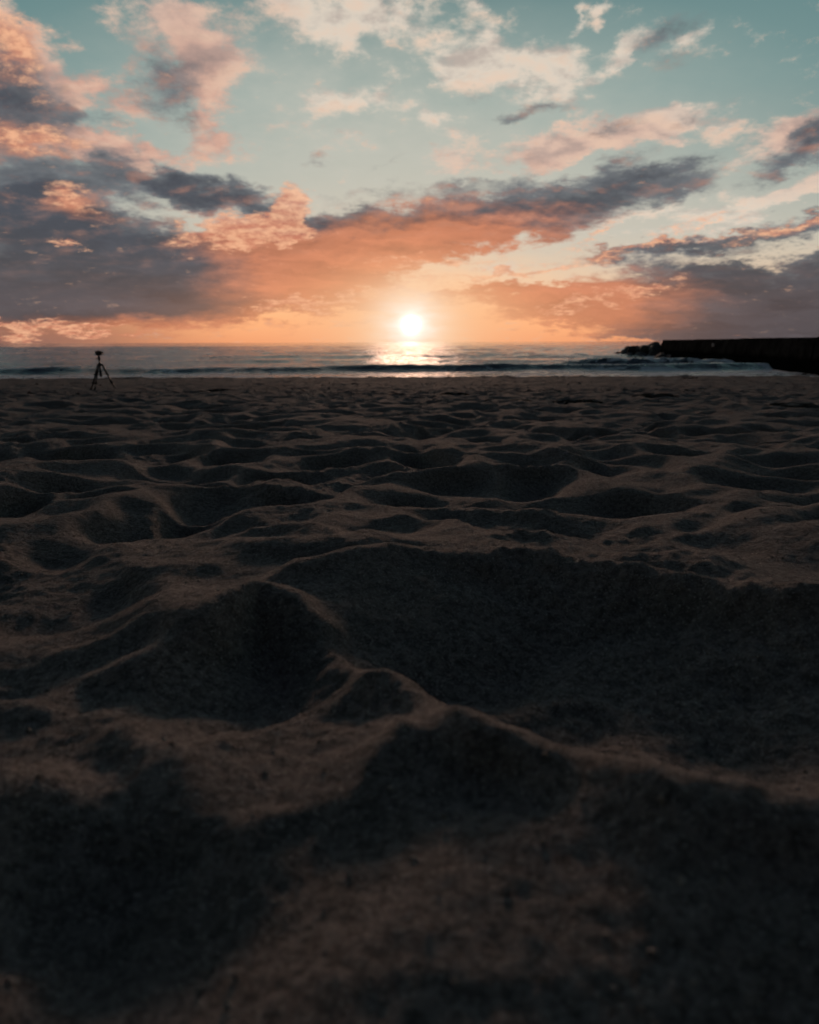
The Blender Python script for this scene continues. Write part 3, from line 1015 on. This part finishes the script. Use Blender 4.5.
bm = bmesh.new(); tube(bm, (-.058, .005, .094), (-.058, .005, .106), .012, .012, 14); obj('dial', bm, m_black, cm); bm = bmesh.new(); tube(bm, (.052, 0, .094), (.052, 0, .108), .015, .014, 14)
obj('dial', bm, m_black, cm)
cm.scale = (1.3, 1.3, 1.2)
tag(cm, 'small black camera mounted on top of the tripod, pointing out to sea', 'camera')


# ------------------------------------------------------------------ seaweed and driftwood on the trodden strip
def weed_bm(seed, L_, W_, H_, n=70):
    r = random.Random(seed)
    bm = bmesh.new()
    N_ = 26
    rim, inn = [], []
    for k_ in range(N_):
        a_ = 2 * math.pi * k_ / N_
        q_ = 0.62 + 0.30 * math.sin(a_ * 3 + r.uniform(0, 1)) * r.random() + r.uniform(-.10, .12)
        rim.append(bm.verts.new((math.cos(a_) * L_ * .55 * q_, math.sin(a_) * W_ * .6 * q_, -.02)))
        inn.append(bm.verts.new((math.cos(a_) * L_ * .33 * q_, math.sin(a_) * W_ * .36 * q_, H_ * r.uniform(.25, .55))))
    top_ = bm.verts.new((0, 0, H_ * .5))
    for k_ in range(N_):
        j_ = (k_ + 1) % N_
        bm.faces.new((rim[k_], rim[j_], inn[j_], inn[k_])); bm.faces.new((inn[k_], inn[j_], top_))
    bm.faces.new(rim[::-1])
    for _ in range(n):
        a0_, q0_ = r.uniform(0, 6.283), math.sqrt(r.random())
        x, y = math.cos(a0_) * q0_ * L_ * .40, math.sin(a0_) * q0_ * W_ * .42
        a = r.uniform(0, 6.28)
        ln = r.uniform(.03, .10)
        z = H_ * .5 * (1 - q0_) * r.uniform(.6, 1.15)
        p = Vector((x, y, z))
        wd = r.uniform(.005, .014)
        prev = None
        for s_ in range(4):
            t_ = s_ / 3
            q = p + Vector((math.cos(a) * ln * t_, math.sin(a) * ln * t_, .012 * math.sin(t_ * 3.1) * r.uniform(.3, 1.2)))
            side_ = Vector((-math.sin(a), math.cos(a), r.uniform(-.5, .5))) * wd * (1 - .6 * t_)
            cur = (bm.verts.new(q - side_), bm.verts.new(q + side_), bm.verts.new(q + Vector((0, 0, -.012))))
            if prev:
                for u in range(3):
                    bm.faces.new((prev[u], prev[(u + 1) % 3], cur[(u + 1) % 3], cur[u]))
            prev = cur
            a += r.uniform(-.5, .5)
    return bm


def place(px, py):
    x, y = hit(px, py)
    return x, y, ground(x, y)


CLUMPS = [
    (222, 392, .9, .35, .10, 'dark seaweed heap lying on the sand well right of the tripod'),
    (140, 389, .5, .25, .07, 'small dark seaweed clump on the sand just right of the tripod'),
    (398, 395, .5, .25, .06, 'small seaweed clump on the sand straight below the sun, left one'),
    (455, 397, .6, .3, .08, 'seaweed clump on the sand just right of the sun reflection'),
    (520, 402, .7, .35, .09, 'dark seaweed heap on the sand halfway between the sun and the rock pile'),
    (578, 403, .9, .35, .08, 'flat dark seaweed patch on the sand left of the rock pile'),
    (656, 398, .9, .4, .10, 'dark seaweed heap on the sand below the rock pile at the breakwater tip'),
    (716, 403, .8, .35, .10, 'dark seaweed heap on the sand below the middle of the breakwater'),
    (790, 406, 1.0, .4, .10, 'dark seaweed heap at the right end of the beach, below the breakwater'),
    (690, 378.6, 1.3, .4, .12, 'long seaweed heap on the beach edge below the breakwater'),
]
for k, (px, py, L_, W_, H_, lab) in enumerate(CLUMPS):
    x, y, z = place(px, py)
    o = obj('seaweed_clump', weed_bm(300 + k, L_, W_, H_, 90), m_weed)
    o.location = (x, y, z)
    tag(o, lab, 'seaweed', 'seaweed clumps along the beach')
# fine wrack scattered along the strip: uncountable
r = random.Random(5)
bm = bmesh.new()
for _ in range(2600):
    line = r.choice((16.5, 19.0, 34.8, 35.6, 26))
    y = r.gauss(line, .6 if line > 30 else 1.3)
    x = r.uniform(-34, 34)
    if float(gnoise(np.array([x / 3.]), np.array([y / 2.]), 201)[0]) < -.05:
        continue
    a = r.uniform(0, 6.28); ln = r.uniform(.02, .14); wd = r.uniform(.008, .026)
    z = 0
    p = [Vector((x + math.cos(a) * ln * u - math.sin(a) * v * wd, y + math.sin(a) * ln * u + math.cos(a) * v * wd, hh)) for u, v, hh in ((-1, -1, .0), (1, -1, .0), (1, 1, .0), (-1, 1, .0), (0, 0, .03))]
    vs = [bm.verts.new(q) for q in p]
    for i0, i1 in ((0, 1), (1, 2), (2, 3), (3, 0)):
        bm.faces.new((vs[i0], vs[i1], vs[4]))
    bm.faces.new(vs[:4][::-1])
co = np.array([v.co[:] for v in bm.verts])
zz = sand_height(co[:, 0], co[:, 1])
for v, h_ in zip(bm.verts, zz):
    v.co.z += h_ - .004
o = obj('seaweed_wrack', bm, m_weed)
o['kind'] = 'stuff'
tag(o, 'fine dark seaweed scraps strewn over the beach above the water', 'seaweed')
# shell grit lying on the near sand
grit = simple('shell_grit', (0.22, 0.19, 0.165), .8, 0, 90, .6)
r2 = np.random.RandomState(9)
n = 5000
gr_ = 0.25 + 3.6 * r2.rand(n) ** 1.5
ga = np.radians(r2.uniform(-50, 50, n))
gx, gy = gr_ * np.sin(ga), gr_ * np.cos(ga)
gz = sand_height(gx, gy)
bmv, bmf = [], []
for k in range(n):
    sz = 0.0008 + 0.0026 * r2.rand() ** 6
    q = r2.randn(6, 3) * .25 + np.array([(1, 0, 0), (-1, 0, 0), (0, 1, 0), (0, -1, 0), (0, 0, .7), (0, 0, -.7)])
    b0 = len(bmv)
    bmv += [(gx[k] + a_[0] * sz, gy[k] + a_[1] * sz, gz[k] + a_[2] * sz + sz * .4) for a_ in q]
    bmf += [(b0 + a_, b0 + b_, b0 + c_) for a_, b_, c_ in ((0, 2, 4), (2, 1, 4), (1, 3, 4), (3, 0, 4), (2, 0, 5), (1, 2, 5), (3, 1, 5), (0, 3, 5))]
me = bpy.data.meshes.new('shell_grit')
me.from_pydata(bmv, [], bmf)
me.materials.append(grit)
o = bpy.data.objects.new('shell_grit', me)
col.objects.link(o)
o['kind'] = 'stuff'
tag(o, 'tiny pale shell bits and coarse grains on the near sand', 'shell grit')
# a thin stick
m_wood = simple('driftwood', (0.10, 0.075, 0.055), .85, 0, 30, .4)
x, y, z = place(476, 402)
bm = bmesh.new()
pts = [Vector((-.45, 0, .02)), Vector((-.2, .05, .05)), Vector((.1, .03, .04)), Vector((.45, -.08, .01))]
for a_, b_, r0, r1 in zip(pts[:-1], pts[1:], (.020, .018, .014), (.018, .014, .007)):
    tube(bm, a_, b_, r0, r1, 8)
tube(bm, pts[2], pts[2] + Vector((.12, .10, .06)), .010, .004, 6)
o = obj('driftwood_stick', bm, m_wood)
o.location = (x, y, z)
tag(o, 'thin crooked driftwood stick lying on the sand right of the sun reflection', 'stick')
